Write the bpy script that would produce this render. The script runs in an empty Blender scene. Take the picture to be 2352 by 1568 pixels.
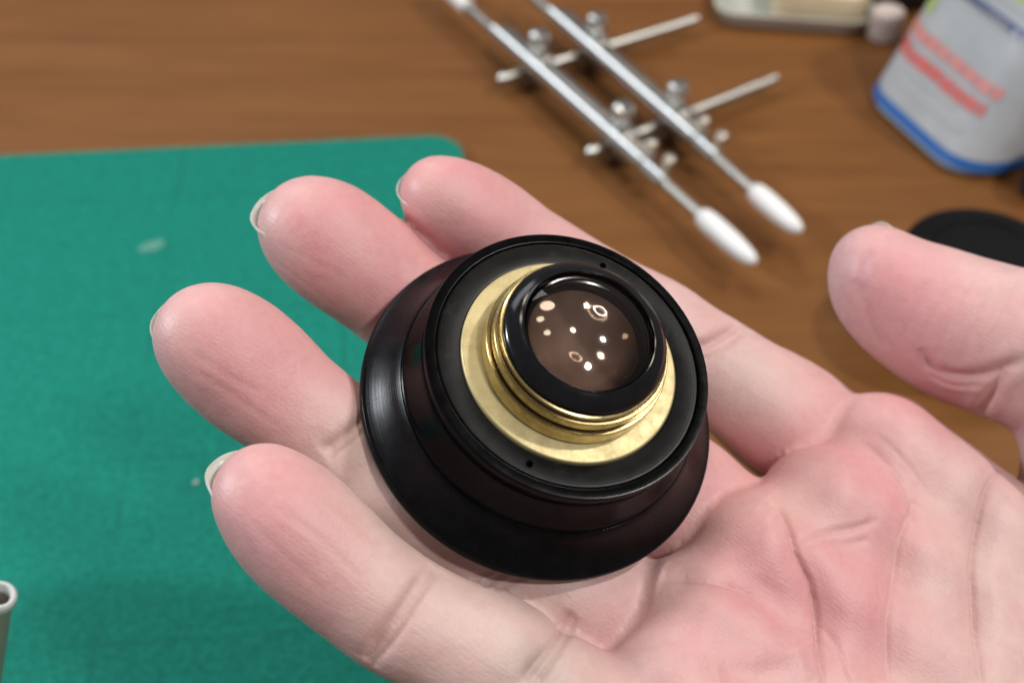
import bpy, bmesh, math, random
import numpy as np
from mathutils import Vector, Matrix
from mathutils.bvhtree import BVHTree

random.seed(7)
rng = np.random.default_rng(7)
S = bpy.context.scene
COL = S.collection

# ------------------------------------------------------------------ camera
W, H_PX, F = 2352.0, 1568.0, 2839.0          # working pixel frame and focal length in those pixels
CAM_Z = 0.230
PITCH = math.radians(45.0)
cam_d = bpy.data.cameras.new('camera')
cam = bpy.data.objects.new('camera', cam_d)
COL.objects.link(cam)
cam.location = (0, 0, CAM_Z)
cam.rotation_euler = (PITCH, 0, 0)
cam_d.sensor_width = 36.0
cam_d.lens = 36.0 * F / W
cam_d.clip_start = 0.005
cam_d.clip_end = 50.0
cam_d.dof.use_dof = True
cam_d.dof.focus_distance = 0.166
cam_d.dof.aperture_fstop = 17.0
S.camera = cam
CS, CC = math.sin(PITCH), math.cos(PITCH)


def c2w(p):
    """camera-frame millimetres -> world metres"""
    x, y, z = p[0] / 1000, p[1] / 1000, p[2] / 1000
    return Vector((x, CC * y - CS * z, CAM_Z + CS * y + CC * z))


CAM_ROT = Matrix(((1, 0, 0), (0, CC, -CS), (0, CS, CC)))

# ------------------------------------------------------------------ world and lamps
wd = bpy.data.worlds.new('World')
S.world = wd
wd.use_nodes = True
bg = wd.node_tree.nodes['Background']
bg.inputs[0].default_value = (0.98, 0.97, 1.0, 1)
bg.inputs[1].default_value = 0.15


def area(name, loc, target, size, power, col, shape='DISK', size_y=None):
    l = bpy.data.lights.new(name, 'AREA')
    l.shape = shape
    l.size = size
    if size_y:
        l.size_y = size_y
    l.energy = power
    l.color = col
    o = bpy.data.objects.new(name, l)
    COL.objects.link(o)
    o.location = loc
    d = Vector(target) - Vector(loc)
    o.rotation_euler = d.to_track_quat('-Z', 'Y').to_euler()
    return o


HANDC = Vector((0.01, 0.13, 0.10))
area('ceiling_lamp_light', HANDC + Vector((.455, -.40, .79)) * 1.25, HANDC, 0.12, 6.2, (1.0, 0.96, 0.91))
area('pendant_lamp_light', HANDC + Vector((.62, .06, .78)) * 1.25, HANDC, 0.08, 7.0, (1.0, 0.96, 0.91))
area('desk_lamp_light', HANDC + Vector((-.60, .10, .33)), HANDC, 0.10, 3.2, (0.88, 0.94, 1.0), 'RECTANGLE', 0.08)
area('bar_highlight_light', (-.76, 1.65, 1.6), (0, .35, 0), 1.1, 6.5, (0.93, 0.96, 1.0), 'RECTANGLE', 0.6)  # broad area light added to lay a bright highlight along the chrome bars
# round fluorescent tube on the ceiling: a disc lamp that glows only along its rim
rl = area('ring_tube_light', HANDC + Vector((.525, .506, .685)) * 1.5, HANDC, 0.26, 3.0, (1.0, 0.93, 0.85))
rl.data.use_nodes = True
nt = rl.data.node_tree
em = nt.nodes['Emission']
geo = nt.nodes.new('ShaderNodeNewGeometry')
sub = nt.nodes.new('ShaderNodeVectorMath'); sub.operation = 'DISTANCE'
sub.inputs[1].default_value = (0.5, 0.5, 0)
sepx = nt.nodes.new('ShaderNodeSeparateXYZ'); comb = nt.nodes.new('ShaderNodeCombineXYZ')
nt.links.new(geo.outputs['Parametric'], sepx.inputs[0])
nt.links.new(sepx.outputs[0], comb.inputs[0]); nt.links.new(sepx.outputs[1], comb.inputs[1])
nt.links.new(comb.outputs[0], sub.inputs[0])
gt = nt.nodes.new('ShaderNodeMath'); gt.operation = 'GREATER_THAN'; gt.inputs[1].default_value = 0.38
nt.links.new(sub.outputs['Value'], gt.inputs[0])
mul = nt.nodes.new('ShaderNodeMath'); mul.operation = 'MULTIPLY'; mul.inputs[1].default_value = 2.2
nt.links.new(gt.outputs[0], mul.inputs[0])
nt.links.new(mul.outputs[0], em.inputs['Strength'])
# three warm bulbs of a ceiling fitting, upper left
for dx, dy, dz, rad, pw in ((-.094, .491, .866, .105, 9.0), (-.196, .273, .942, .058, 2.7), (-.12, .037, .992, .055, 2.5)):
    p = bpy.data.lights.new('warm_bulb_light', 'POINT')
    p.energy = pw
    p.color = (1.0, 0.86, 0.68)
    p.shadow_soft_size = rad
    o = bpy.data.objects.new('warm_bulb_light', p)
    COL.objects.link(o)
    o.location = HANDC + Vector((dx, dy, dz)) * 1.15

S.view_settings.view_transform = 'Standard'
S.view_settings.look = 'None'
S.view_settings.exposure = 0.0
S.view_settings.gamma = 1.0
S.view_settings.use_curve_mapping = False
S.cycles.use_denoising = True
S.cycles.max_bounces = 10
S.cycles.transparent_max_bounces = 16
S.cycles.caustics_reflective = False
S.cycles.caustics_refractive = False


# ------------------------------------------------------------------ helpers
def P(px, py, d):
    """pixel + depth (mm) -> camera-frame point in mm"""
    return np.array([(px - W / 2) / F * d, -(py - H_PX / 2) / F * d, -d])


def T(px, py, z=0.0):
    """pixel -> world point on the horizontal plane z (metres)"""
    r = c2w(((px - W / 2) / F * 1000, -(py - H_PX / 2) / F * 1000, -1000)) - Vector((0, 0, CAM_Z))
    t = (z - CAM_Z) / r.z
    return Vector((0, 0, CAM_Z)) + r * t


def link(o, parent=None):
    COL.objects.link(o)
    if parent is not None:
        o.parent = parent
    return o


def tag(o, label=None, cat=None, group=None, kind=None):
    if label: o['label'] = label
    if cat: o['category'] = cat
    if group: o['group'] = group
    if kind: o['kind'] = kind
    return o


def empty(name, loc=(0, 0, 0), rot=None):
    o = bpy.data.objects.new(name, None)
    COL.objects.link(o)
    o.location = loc
    o.empty_display_size = 0.01
    if rot is not None:
        o.rotation_euler = rot
    return o


def obj(name, me, mat, parent=None, loc=None, rot=None):
    o = bpy.data.objects.new(name, me)
    if mat is not None and not me.materials:
        me.materials.append(mat)
    link(o, parent)
    if loc is not None: o.location = loc
    if rot is not None: o.rotation_euler = rot
    return o


def from_bm(name, bm, smooth=True, angle=40):
    me = bpy.data.meshes.new(name)
    bmesh.ops.recalc_face_normals(bm, faces=bm.faces)
    bm.to_mesh(me)
    bm.free()
    if smooth:
        me.shade_smooth()
        me.set_sharp_from_angle(angle=math.radians(angle))
    return me


def lathe(name, prof, seg=128, closed=False, scale=0.001, angle=40):
    """prof: list of (r, h) in mm"""
    bm = bmesh.new()
    rings = []
    for r, h in prof:
        if r < 1e-6:
            rings.append([bm.verts.new((0, 0, h * scale))])
        else:
            rings.append([bm.verts.new((r * math.cos(2 * math.pi * k / seg) * scale,
                                        r * math.sin(2 * math.pi * k / seg) * scale, h * scale)) for k in range(seg)])
    n = len(rings)
    for i in range(n if closed else n - 1):
        a, b = rings[i], rings[(i + 1) % n]
        for k in range(seg):
            k2 = (k + 1) % seg
            if len(a) == 1 and len(b) == 1: continue
            if len(a) == 1: bm.faces.new((a[0], b[k], b[k2]))
            elif len(b) == 1: bm.faces.new((a[k], b[0], a[k2]))
            else: bm.faces.new((a[k], b[k], b[k2], a[k2]))
    return from_bm(name, bm, True, angle)


def bevel_box(name, sx, sy, sz, bev, seg=2, loc=(0, 0, 0)):
    bm = bmesh.new()
    bmesh.ops.create_cube(bm, size=1)
    for v in bm.verts:
        v.co = Vector((v.co.x * sx + loc[0], v.co.y * sy + loc[1], v.co.z * sz + loc[2]))
    bmesh.ops.bevel(bm, geom=list(bm.edges), offset=bev, segments=seg, profile=0.5, affect='EDGES')
    return from_bm(name, bm, True, 50)


def superprism(name, outline, z0, z1, bev, seg=3, top_scale=1.0):
    """outline: list of (x,y); extruded z0..z1 with rounded rims"""
    bm = bmesh.new()
    n = len(outline)
    lv = []
    steps = [(0, z0 + bev)]
    prof = []
    for i in range(seg + 1):
        a = math.pi / 2 * i / seg
        prof.append((bev * (1 - math.sin(a)), z0 + bev * (1 - math.cos(a))))
    for i in range(seg + 1):
        a = math.pi / 2 * i / seg
        prof.append((bev * (1 - math.cos(a)), z1 - bev * (1 - math.sin(a))))
    cx = sum(p[0] for p in outline) / n; cy = sum(p[1] for p in outline) / n
    R = max(math.hypot(p[0] - cx, p[1] - cy) for p in outline)
    for inset, z in prof:
        k = (1 - inset / R) * (1 + (top_scale - 1) * (z - z0) / (z1 - z0))
        lv.append([bm.verts.new((cx + (x - cx) * k, cy + (y - cy) * k, z)) for x, y in outline])
    for i in range(len(lv) - 1):
        for j in range(n):
            bm.faces.new((lv[i][j], lv[i][(j + 1) % n], lv[i + 1][(j + 1) % n], lv[i + 1][j]))
    bm.faces.new(lv[0][::-1]); bm.faces.new(lv[-1])
    return from_bm(name, bm, True, 40)


def rounded_rect(sx, sy, r, seg=8):
    out = []
    for cx, cy, a0 in ((sx / 2 - r, sy / 2 - r, 0), (-sx / 2 + r, sy / 2 - r, 90), (-sx / 2 + r, -sy / 2 + r, 180), (sx / 2 - r, -sy / 2 + r, 270)):
        for i in range(seg + 1):
            a = math.radians(a0 + 90 * i / seg)
            out.append((cx + r * math.cos(a), cy + r * math.sin(a)))
    return out


# ------------------------------------------------------------------ materials
def mat(name, color=(.5, .5, .5), rough=.5, metal=0., spec=.5, coat=0., coat_rough=.1):
    m = bpy.data.materials.new(name)
    m.use_nodes = True
    b = m.node_tree.nodes['Principled BSDF']
    b.inputs['Base Color'].default_value = (*color, 1)
    b.inputs['Roughness'].default_value = rough
    b.inputs['Metallic'].default_value = metal
    b.inputs['Specular IOR Level'].default_value = spec
    b.inputs['Coat Weight'].default_value = coat
    b.inputs['Coat Roughness'].default_value = coat_rough
    return m


class N:
    """tiny node-building helper on one material"""
    def __init__(s, m):
        s.m = m; s.t = m.node_tree; s.b = s.t.nodes['Principled BSDF']
    def n(s, typ, **kw):
        x = s.t.nodes.new(typ)
        for k, v in kw.items():
            if k.startswith('i_'):
                key = k[2:]
                key = int(key) if key.isdigit() else key.replace('_', ' ')
                x.inputs[key].default_value = v
            else:
                setattr(x, k, v)
        return x
    def l(s, a, b): s.t.links.new(a, b)
    def coords(s, kind='Object', scale=(1, 1, 1), rot=(0, 0, 0)):
        c = s.n('ShaderNodeTexCoord'); mp = s.n('ShaderNodeMapping')
        mp.inputs['Scale'].default_value = scale
        mp.inputs['Rotation'].default_value = rot
        s.l(c.outputs[kind], mp.inputs[0])
        return mp.outputs[0]
    def noise(s, vec, scale, detail=4, rough=.55, dist=0.):
        x = s.n('ShaderNodeTexNoise'); x.inputs['Scale'].default_value = scale
        x.inputs['Detail'].default_value = detail; x.inputs['Roughness'].default_value = rough
        x.inputs['Distortion'].default_value = dist
        s.l(vec, x.inputs['Vector']); return x.outputs['Fac']
    def ramp(s, fac, stops):
        x = s.n('ShaderNodeValToRGB'); e = x.color_ramp.elements
        while len(e) < len(stops): e.new(0.5)
        for el, (p, c) in zip(e, stops):
            el.position = p; el.color = (*c, 1) if len(c) == 3 else c
        s.l(fac, x.inputs[0]); return x.outputs[0]
    def mix(s, fac, a, b, blend='MIX'):
        x = s.n('ShaderNodeMix', data_type='RGBA', blend_type=blend)
        for sock, v in ((x.inputs[0], fac), (x.inputs[6], a), (x.inputs[7], b)):
            if hasattr(v, 'links'): s.l(v, sock)
            elif isinstance(v, (int, float)): sock.default_value = v
            else: sock.default_value = (*v, 1)
        return x.outputs[2]
    def math(s, op, a, b=0.):
        x = s.n('ShaderNodeMath', operation=op)
        for sock, v in ((x.inputs[0], a), (x.inputs[1], b)):
            if hasattr(v, 'links'): s.l(v, sock)
            else: sock.default_value = v
        return x.outputs[0]
    def bump(s, h, strength=.3, dist=.001, prev=None):
        x = s.n('ShaderNodeBump'); x.inputs['Strength'].default_value = strength
        x.inputs['Distance'].default_value = dist
        s.l(h, x.inputs['Height'])
        if prev is not None: s.l(prev, x.inputs['Normal'])
        return x.outputs[0]
    def set(s, name, v):
        if hasattr(v, 'links'): s.l(v, s.b.inputs[name])
        else: s.b.inputs[name].default_value = v


# wood
m_wood = mat('wood', rough=.5, spec=.22, coat=.04, coat_rough=.12)
q = N(m_wood)
v = q.coords('Object', (1.0, 9.0, 1.0), (0, 0, math.radians(4)))
g1 = q.noise(v, 14, 6, .6, .6)
v2 = q.coords('Object', (3.0, 90.0, 3.0), (0, 0, math.radians(4)))
g2 = q.noise(v2, 12, 4, .6, .2)
c1 = q.ramp(g1, [(.25, (.142, .054, .014)), (.5, (.172, .069, .018)), (.75, (.202, .085, .024))])
c2 = q.ramp(g2, [(.3, (.74, .70, .66)), (.62, (1, 1, 1))])
q.set('Base Color', q.mix(.42, c1, c2, 'MULTIPLY'))
q.set('Normal', q.bump(g2, .12, .0004))
q.set('Roughness', q.math('ADD', q.math('MULTIPLY', g2, .18), .40))

# cutting mat
m_mat = mat('mat_green', rough=.7, spec=.12)
q = N(m_mat)
v = q.coords('Object')
n1 = q.noise(v, 620, 4, .75)
n2 = q.noise(v, 25, 5, .6)
c = q.ramp(n1, [(.32, (.004, .125, .092)), (.5, (.006, .180, .134)), (.68, (.011, .232, .175))])
c = q.mix(q.math('MULTIPLY', n2, .18), c, (.012, .195, .152))
# faint printed grid lines every 50 mm, worn
sp = q.n('ShaderNodeSeparateXYZ'); q.l(v, sp.inputs[0])
def gline(o):
    f = q.math('ABSOLUTE', q.math('SUBTRACT', q.math('FRACT', q.math('MULTIPLY', o, 20.0)), .5))
    return q.math('LESS_THAN', f, .014)
gl = q.math('MAXIMUM', gline(sp.outputs[0]), gline(sp.outputs[1]))
gl = q.math('MULTIPLY', gl, q.ramp(q.noise(v, 40, 3), [(.36, (.03, .03, .03)), (.6, (.38, .38, .38))]))
c = q.mix(gl, c, (.005, .115, .088))
# pale scuffs
sc = q.ramp(q.noise(q.coords('Object', (1, 2.2, 1), (0, 0, .5)), 60, 6, .75), [(.70, (0, 0, 0)), (.80, (.35, .35, .35))])
c = q.mix(sc, c, (.16, .30, .25))
q.set('Base Color', c)
q.set('Normal', q.bump(n1, .25, .0003))

# skin
m_skin = mat('skin', rough=.46, spec=.42)
q = N(m_skin)
v = q.coords('Object')
a_p = q.n('ShaderNodeAttribute', attribute_name='pink').outputs['Fac']
a_y = q.n('ShaderNodeAttribute', attribute_name='pale').outputs['Fac']
a_b = q.n('ShaderNodeAttribute', attribute_name='vein').outputs['Fac']
a_c = q.n('ShaderNodeAttribute', attribute_name='crease').outputs['Fac']
nz = q.noise(v, 170, 5, .62)
nz2 = q.noise(v, 620, 4, .65)
base = q.ramp(nz, [(.30, (.575, .375, .368)), (.5, (.628, .417, .410)), (.72, (.672, .462, .450))])
base = q.mix(q.math('MULTIPLY', a_p, q.math('ADD', .62, q.math('MULTIPLY', nz, .6))), base, (.640, .300, .315))
base = q.mix(q.math('MULTIPLY', a_y, .85), base, (.615, .462, .425))
base = q.mix(q.math('MULTIPLY', a_b, .5), base, (.36, .33, .31))
base = q.mix(q.math('MULTIPLY', a_c, .55), base, (.40, .205, .18))
base = q.mix(.32, base, q.ramp(nz2, [(.3, (.80, .70, .68)), (.62, (1, 1, 1))]), 'MULTIPLY')
base = q.mix(q.ramp(q.noise(q.coords('Object', (1, 1.3, 1), (.3, .2, .9)), 58, 5, .65), [(.50, (0, 0, 0)), (.72, (.40, .40, .40))]), base, (.63, .465, .405))
base = q.mix(q.ramp(q.noise(v, 75, 4, .6), [(.45, (0, 0, 0)), (.75, (.45, .45, .45))]), base, (.64, .325, .325))
q.set('Base Color', base)
q.set('Subsurface Weight', 0.22)
q.b.inputs['Subsurface Radius'].default_value = (1.0, .38, .22)
q.b.inputs['Subsurface Scale'].default_value = 0.0022
vo = q.n('ShaderNodeTexVoronoi', feature='DISTANCE_TO_EDGE'); vo.inputs['Scale'].default_value = 1050
dv = q.n('ShaderNodeVectorMath', operation='ADD')
nvec = q.n('ShaderNodeTexNoise'); nvec.inputs['Scale'].default_value = 300
q.l(v, nvec.inputs['Vector'])
scl = q.n('ShaderNodeVectorMath', operation='SCALE'); scl.inputs['Scale'].default_value = .0012
q.l(nvec.outputs['Color'], scl.inputs[0]); q.l(v, dv.inputs[0]); q.l(scl.outputs[0], dv.inputs[1])
q.l(dv.outputs[0], vo.inputs['Vector'])
cell = q.math('MINIMUM', q.math('MULTIPLY', vo.outputs['Distance'], 6.0), 1.0)
# friction ridges: warped fine bands
wv = q.n('ShaderNodeTexWave', wave_type='BANDS', bands_direction='DIAGONAL'); wv.inputs['Scale'].default_value = 560
wv.inputs['Distortion'].default_value = 9.0; wv.inputs['Detail'].default_value = 1.5; wv.inputs['Detail Scale'].default_value = .25
q.l(v, wv.inputs['Vector'])
b1 = q.bump(cell, .08, .0003)
b2 = q.bump(wv.outputs['Fac'], .05, .00014, b1)
b3 = q.bump(q.noise(v, 420, 4, .6), .13, .0005, b2)
q.set('Normal', b3)
q.set('Roughness', q.math('ADD', q.math('MULTIPLY', nz2, .22), .36))

m_nail = mat('nail', (.80, .78, .70), .22, spec=.5)
N(m_nail).set('Subsurface Weight', .25)
m_nail.node_tree.nodes['Principled BSDF'].inputs['Subsurface Scale'].default_value = .001
q = N(m_nail)
q.set('Alpha', 0.48)
q.set('Base Color', q.ramp(q.noise(q.coords('Object'), 500, 3), [(.3, (.72, .69, .64)), (.7, (.86, .82, .78))]))

# lens blacks
def black_metal(name, col, rough, brushed=0.0, wear=.0, spec=.4):
    m = mat(name, col, rough, metal=.0, spec=spec)
    q = N(m)
    v = q.coords('Object')
    n = q.noise(v, 380, 5, .65)
    n2 = q.noise(v, 2600, 2, .6)
    base = q.ramp(n, [(.35, tuple(c * .75 for c in col)), (.7, tuple(c * 1.5 for c in col))])
    dust = q.ramp(n2, [(.78, (0, 0, 0)), (.84, (1, 1, 1))])
    base = q.mix(q.math('MULTIPLY', dust, .25), base, (.30, .28, .25))
    if wear > 0:
        w = q.ramp(q.noise(v, 260, 6, .75), [(.58, (0, 0, 0)), (.72, (1, 1, 1))])
        base = q.mix(q.math('MULTIPLY', w, wear), base, (.11, .095, .075))
    q.set('Base Color', base)
    q.set('Roughness', q.math('ADD', q.math('MULTIPLY', n, .16), rough - .08))
    if brushed > 0:
        # turning marks: rings around the optical axis
        sp = q.n('ShaderNodeSeparateXYZ'); q.l(v, sp.inputs[0])
        r = q.math('POWER', q.math('ADD', q.math('MULTIPLY', sp.outputs[0], sp.outputs[0]), q.math('MULTIPLY', sp.outputs[1], sp.outputs[1])), .5)
        cv = q.n('ShaderNodeCombineXYZ'); q.l(r, cv.inputs[0]); q.l(sp.outputs[2], cv.inputs[1])
        rn = q.noise(cv.outputs[0], 4200, 3, .7)
        q.set('Normal', q.bump(rn, brushed, .00008))
        q.b.inputs['Anisotropic'].default_value = .5
    return m


m_flange = black_metal('flange_black', (.003, .0028, .0036), .26, .30, 0, .16)
m_barrel = black_metal('barrel_black', (.0022, .0022, .0027), .17, .08, 0, .07)
m_face = black_metal('face_black', (.006, .0058, .0055), .30, .12, .14, .10)
m_bezel = black_metal('bezel_black', (.005, .005, .006), .13, .10, 0, .45)
m_inner = mat('inner_black', (.012, .010, .009), .5)
m_hole = mat('hole_black', (.004, .004, .004), .8)

m_brass = mat('brass', (.52, .40, .16), .30, metal=.75)
q = N(m_brass)
v = q.coords('Object')
nb = q.noise(v, 420, 6, .7)
nb2 = q.noise(v, 1500, 3, .7)
c = q.ramp(nb, [(.28, (.45, .37, .19)), (.5, (.55, .465, .25)), (.75, (.61, .53, .31))])
spots = q.ramp(nb2, [(.66, (0, 0, 0)), (.76, (1, 1, 1))])
c = q.mix(q.math('MULTIPLY', spots, .45), c, (.16, .10, .04))
red = q.ramp(q.noise(v, 130, 2), [(.70, (0, 0, 0)), (.8, (1, 1, 1))])
c = q.mix(q.math('MULTIPLY', red, .4), c, (.55, .22, .12))
q.set('Base Color', c)
q.set('Roughness', q.ramp(nb, [(.3, (.62, .62, .62)), (.7, (.48, .48, .48))]))
q.set('Normal', q.bump(nb2, .08, .0001))
m_brass2 = mat('brass_turned', (.60, .47, .22), .20, metal=1.0)
q = N(m_brass2)
nb = q.noise(q.coords('Object'), 600, 4, .7)
q.set('Base Color', q.ramp(nb, [(.3, (.42, .32, .14)), (.6, (.66, .53, .27))]))
q.set('Roughness', q.ramp(nb, [(.3, (.30, .30, .30)), (.7, (.16, .16, .16))]))


def glass_coat(name, ior, tint, boost=1.0):
    m = bpy.data.materials.new(name)
    m.use_nodes = True
    t = m.node_tree
    for n in list(t.nodes):
        if n.type != 'OUTPUT_MATERIAL': t.nodes.remove(n)
    out = [n for n in t.nodes if n.type == 'OUTPUT_MATERIAL'][0]
    tr = t.nodes.new('ShaderNodeBsdfTransparent'); tr.inputs[0].default_value = (.93, .90, .87, 1)
    gl = t.nodes.new('ShaderNodeBsdfGlossy'); gl.inputs['Color'].default_value = (*tint, 1); gl.inputs['Roughness'].default_value = .06
    fr = t.nodes.new('ShaderNodeFresnel'); fr.inputs[0].default_value = ior
    mu = t.nodes.new('ShaderNodeMath'); mu.operation = 'MULTIPLY'; mu.inputs[1].default_value = boost
    mx = t.nodes.new('ShaderNodeMixShader')
    t.links.new(fr.outputs[0], mu.inputs[0]); t.links.new(mu.outputs[0], mx.inputs[0])
    t.links.new(tr.outputs[0], mx.inputs[1]); t.links.new(gl.outputs[0], mx.inputs[2])
    t.links.new(mx.outputs[0], out.inputs[0])
    return m


m_glass = glass_coat('coated_glass', 1.5, (1.0, .92, .85))
m_glass2 = glass_coat('coated_glass_inner', 1.45, (1.0, .85, .65))
m_glass3 = glass_coat('coated_glass_thin', 1.24, (1.0, .80, .62))
m_core = mat('core_brown', (.15, .098, .084), .6)
q = N(m_core)
v = q.coords('Object', (1, 1, .3))
q.set('Base Color', q.ramp(q.noise(v, 110, 2, .5), [(.3, (.13, .083, .072)), (.5, (.225, .155, .137)), (.72, (.34, .262, .245))]))  # mottled browns stand in for skin and light gradient seen through the glass

m_chrome = mat('chrome', (.80, .82, .82), .16, metal=1.0)
q = N(m_chrome)
nc = q.noise(q.coords('Object'), 220, 4, .6)
q.set('Roughness', q.ramp(nc, [(.3, (.20, .20, .20)), (.7, (.16, .16, .16))]))
m_steel = mat('dull_steel', (.46, .45, .42), .30, metal=1.0)
q = N(m_steel)
nc = q.noise(q.coords('Object'), 300, 4, .6)
q.set('Roughness', q.ramp(nc, [(.3, (.42, .42, .42)), (.7, (.26, .26, .26))]))
m_brass_screw = mat('brass_screw', (.58, .53, .46), .38, metal=1.0)
m_whitetip = mat('white_plastic', (.80, .80, .80), .40)
N(m_whitetip).set('Subsurface Weight', .1)
m_whitetip.node_tree.nodes['Principled BSDF'].inputs['Subsurface Scale'].default_value = .002

# ------------------------------------------------------------------ tabletop and mat
bm = bmesh.new()
bmesh.ops.create_cube(bm, size=1)
for vv in bm.verts:
    vv.co = Vector((vv.co.x * 1.8, vv.co.y * 1.3 + .42, vv.co.z * .03 - .015))
table = obj('tabletop', from_bm('tabletop', bm, False), m_wood)
tag(table, kind='structure')

# mat: its far edge and right corner as seen
MZ = .003
pA, pB = T(0, 357, MZ), T(1060, 308, MZ)
ang = math.atan2(pB.y - pA.y, pB.x - pA.x)
mw, mh = .42, .30
outl = rounded_rect(mw, mh, .010, 8)
me = superprism('cutting_mat', outl, 0.0, MZ, .0007, 2)
matroot = obj('cutting_mat', me, m_mat)
ex, ey = Vector((math.cos(ang), math.sin(ang), 0)), Vector((-math.sin(ang), math.cos(ang), 0))
cpos = Vector((pB.x, pB.y, 0)) - ex * (mw / 2) - ey * (mh / 2)
matroot.location = (cpos.x, cpos.y, .0003)
matroot.rotation_euler = (0, 0, ang)
tag(matroot, 'teal green cutting mat with rounded corner lying on the wooden table', 'cutting mat')

# ------------------------------------------------------------------ the lens lying on the fingers
TH = math.radians(33.0)
NC = np.array([math.sin(TH) * .5, math.sin(TH) * .866, math.cos(TH)])
NC /= np.linalg.norm(NC)
B0 = P(1234, 938, 178.0)


def PL(px, py, off=0.0):
    """camera-frame point (mm) where the pixel's ray meets the lens' resting plane raised by off mm"""
    ray = np.array([(px - W / 2) / F, -(py - H_PX / 2) / F, -1.0])
    d = (NC @ B0 + off) / (NC @ ray)
    return ray * d


nW = CAM_ROT @ Vector(NC)
xW = CAM_ROT @ Vector((1, 0, 0))
xW = (xW - nW * xW.dot(nW)).normalized()
yW = nW.cross(xW)
LM = Matrix((xW, yW, nW)).transposed().to_4x4()
LM.translation = c2w(B0)
lens = empty('lens_assembly', LM.translation, LM.to_3x3().to_euler())
tag(lens, 'black and brass camera lens block with domed glass resting on the fingers', 'camera lens')


def lens_local(px, py, h):
    p = c2w(PL(px, py, h))
    return LM.inverted() @ p


def arc(r0, h0, r1, h1, bulge, n=8):
    """points from (r0,h0) to (r1,h1) bowed by bulge"""
    out = []
    dx, dy = r1 - r0, h1 - h0
    L = math.hypot(dx, dy)
    nx, ny = dy / L, -dx / L
    for i in range(n + 1):
        t = i / n
        b = bulge * 4 * t * (1 - t)
        out.append((r0 + dx * t + nx * b, h0 + dy * t + ny * b))
    return out


obj('flange', lathe('flange', [(14, .1), (24.6, 0), (25.6, .25), (25.95, .8), (26.0, 1.7), (25.8, 2.0), (25.6, 2.1)] +
                    arc(25.3, 2.3, 21.6, 6.6, -.25, 6) + [(21.4, 6.8), (21.0, 6.75)], 192), m_flange, lens)
obj('barrel', lathe('barrel', [(21.2, 6.2), (21.25, 6.95), (21.15, 7.05)] + arc(21.1, 7.1, 19.75, 12.3, -.12, 6) +
                    [(19.7, 12.45), (19.55, 12.5), (19.55, 12.75), (19.8, 12.85), (19.88, 13.0), (19.9, 15.2), (19.8, 15.36), (18.7, 15.4), (18.5, 15.36), (18.44, 15.2), (18.4, 14.4)], 192), m_barrel, lens)
face_me = lathe('face_ring', [(18.4, 14.3), (18.38, 15.0), (18.15, 15.28), (17.8, 15.3), (15.6, 15.12), (15.2, 15.05), (15.1, 14.2), (15.1, 12.5), (18.4, 12.5)], 192, True)
face = obj('face_ring', face_me, m_face, lens)
# two spanner holes bored into the face ring
hp = [lens_local(1221, 1052, 15.2), lens_local(1389, 597, 15.2)]
hp = [Vector((p.x, p.y, 0)).normalized() * 16.75e-3 for p in hp]
for k, p in enumerate(hp):
    cut = obj('cutter', lathe('cutter', [(0, 13.3), (.52, 13.3), (.52, 17), (0, 17)], 24), None)
    cut.matrix_world = LM @ Matrix.Translation((p.x, p.y, 0))
    bo = face.modifiers.new('bore', 'BOOLEAN'); bo.operation = 'DIFFERENCE'; bo.object = cut; bo.solver = 'EXACT'
bpy.context.view_layer.update()
dg = bpy.context.evaluated_depsgraph_get()
nm = bpy.data.meshes.new_from_object(face.evaluated_get(dg))
face.modifiers.clear()
face.data = nm
nm.shade_smooth(); nm.set_sharp_from_angle(angle=math.radians(35))
for o in [o for o in bpy.data.objects if o.name.startswith('cutter')]:
    bpy.data.objects.remove(o)
for p in hp:
    obj('spanner_hole', lathe('spanner_hole', [(0, 13.35), (.5, 13.35), (.5, 14.9), (.46, 14.9), (.46, 13.45), (0, 13.45)], 24), m_hole, lens, (p.x, p.y, 0))

obj('brass_ring', lathe('brass_ring', [(15.05, 14.2), (15.05, 15.3), (14.9, 15.5), (14.7, 15.55), (12.2, 15.6), (12.2, 14.0)], 160, True), m_brass, lens)
obj('thread_collar', lathe('thread_collar', [(12.0, 15.4), (12.0, 15.95), (12.45, 16.0), (12.45, 18.3), (12.35, 18.4), (11.0, 18.4), (11.0, 15.4)], 160, True), m_brass2, lens)
obj('dark_groove', lathe('dark_groove', [(11.3, 18.2), (11.3, 19.0), (10.8, 19.0), (10.8, 18.2)], 128, True), m_hole, lens)
obj('thread_collar', lathe('thread_collar', [(11.85, 18.9), (11.92, 18.98), (11.92, 20.3), (11.82, 20.4), (10.9, 20.4), (10.9, 18.9)], 160, True), m_brass2, lens)
obj('dark_groove', lathe('dark_groove', [(11.0, 20.2), (11.0, 20.75), (10.6, 20.75), (10.6, 20.2)], 128, True), m_hole, lens)
obj('thread_collar', lathe('thread_collar', [(11.35, 20.7), (11.42, 20.78), (11.42, 21.1), (11.3, 21.2), (10.7, 21.2), (10.7, 20.7)], 160, True), m_brass2, lens)
obj('front_bezel', lathe('front_bezel', [(10.8, 20.9), (11.05, 21.15), (11.08, 22.0), (11.0, 22.2)] + arc(10.92, 22.3, 9.0, 23.6, .14, 12) + [(8.92, 23.66), (8.8, 23.6), (8.74, 23.0), (8.8, 20.9)], 160, True), m_bezel, lens)
obj('retaining_ring', lathe('retaining_ring', [(8.74, 23.0), (8.6, 23.0), (8.5, 22.7), (8.25, 22.65), (8.2, 22.2), (7.95, 22.1), (7.9, 21.5), (7.7, 21.4), (7.65, 20.4), (8.4, 20.4)], 160, True), m_bezel, lens)
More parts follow.
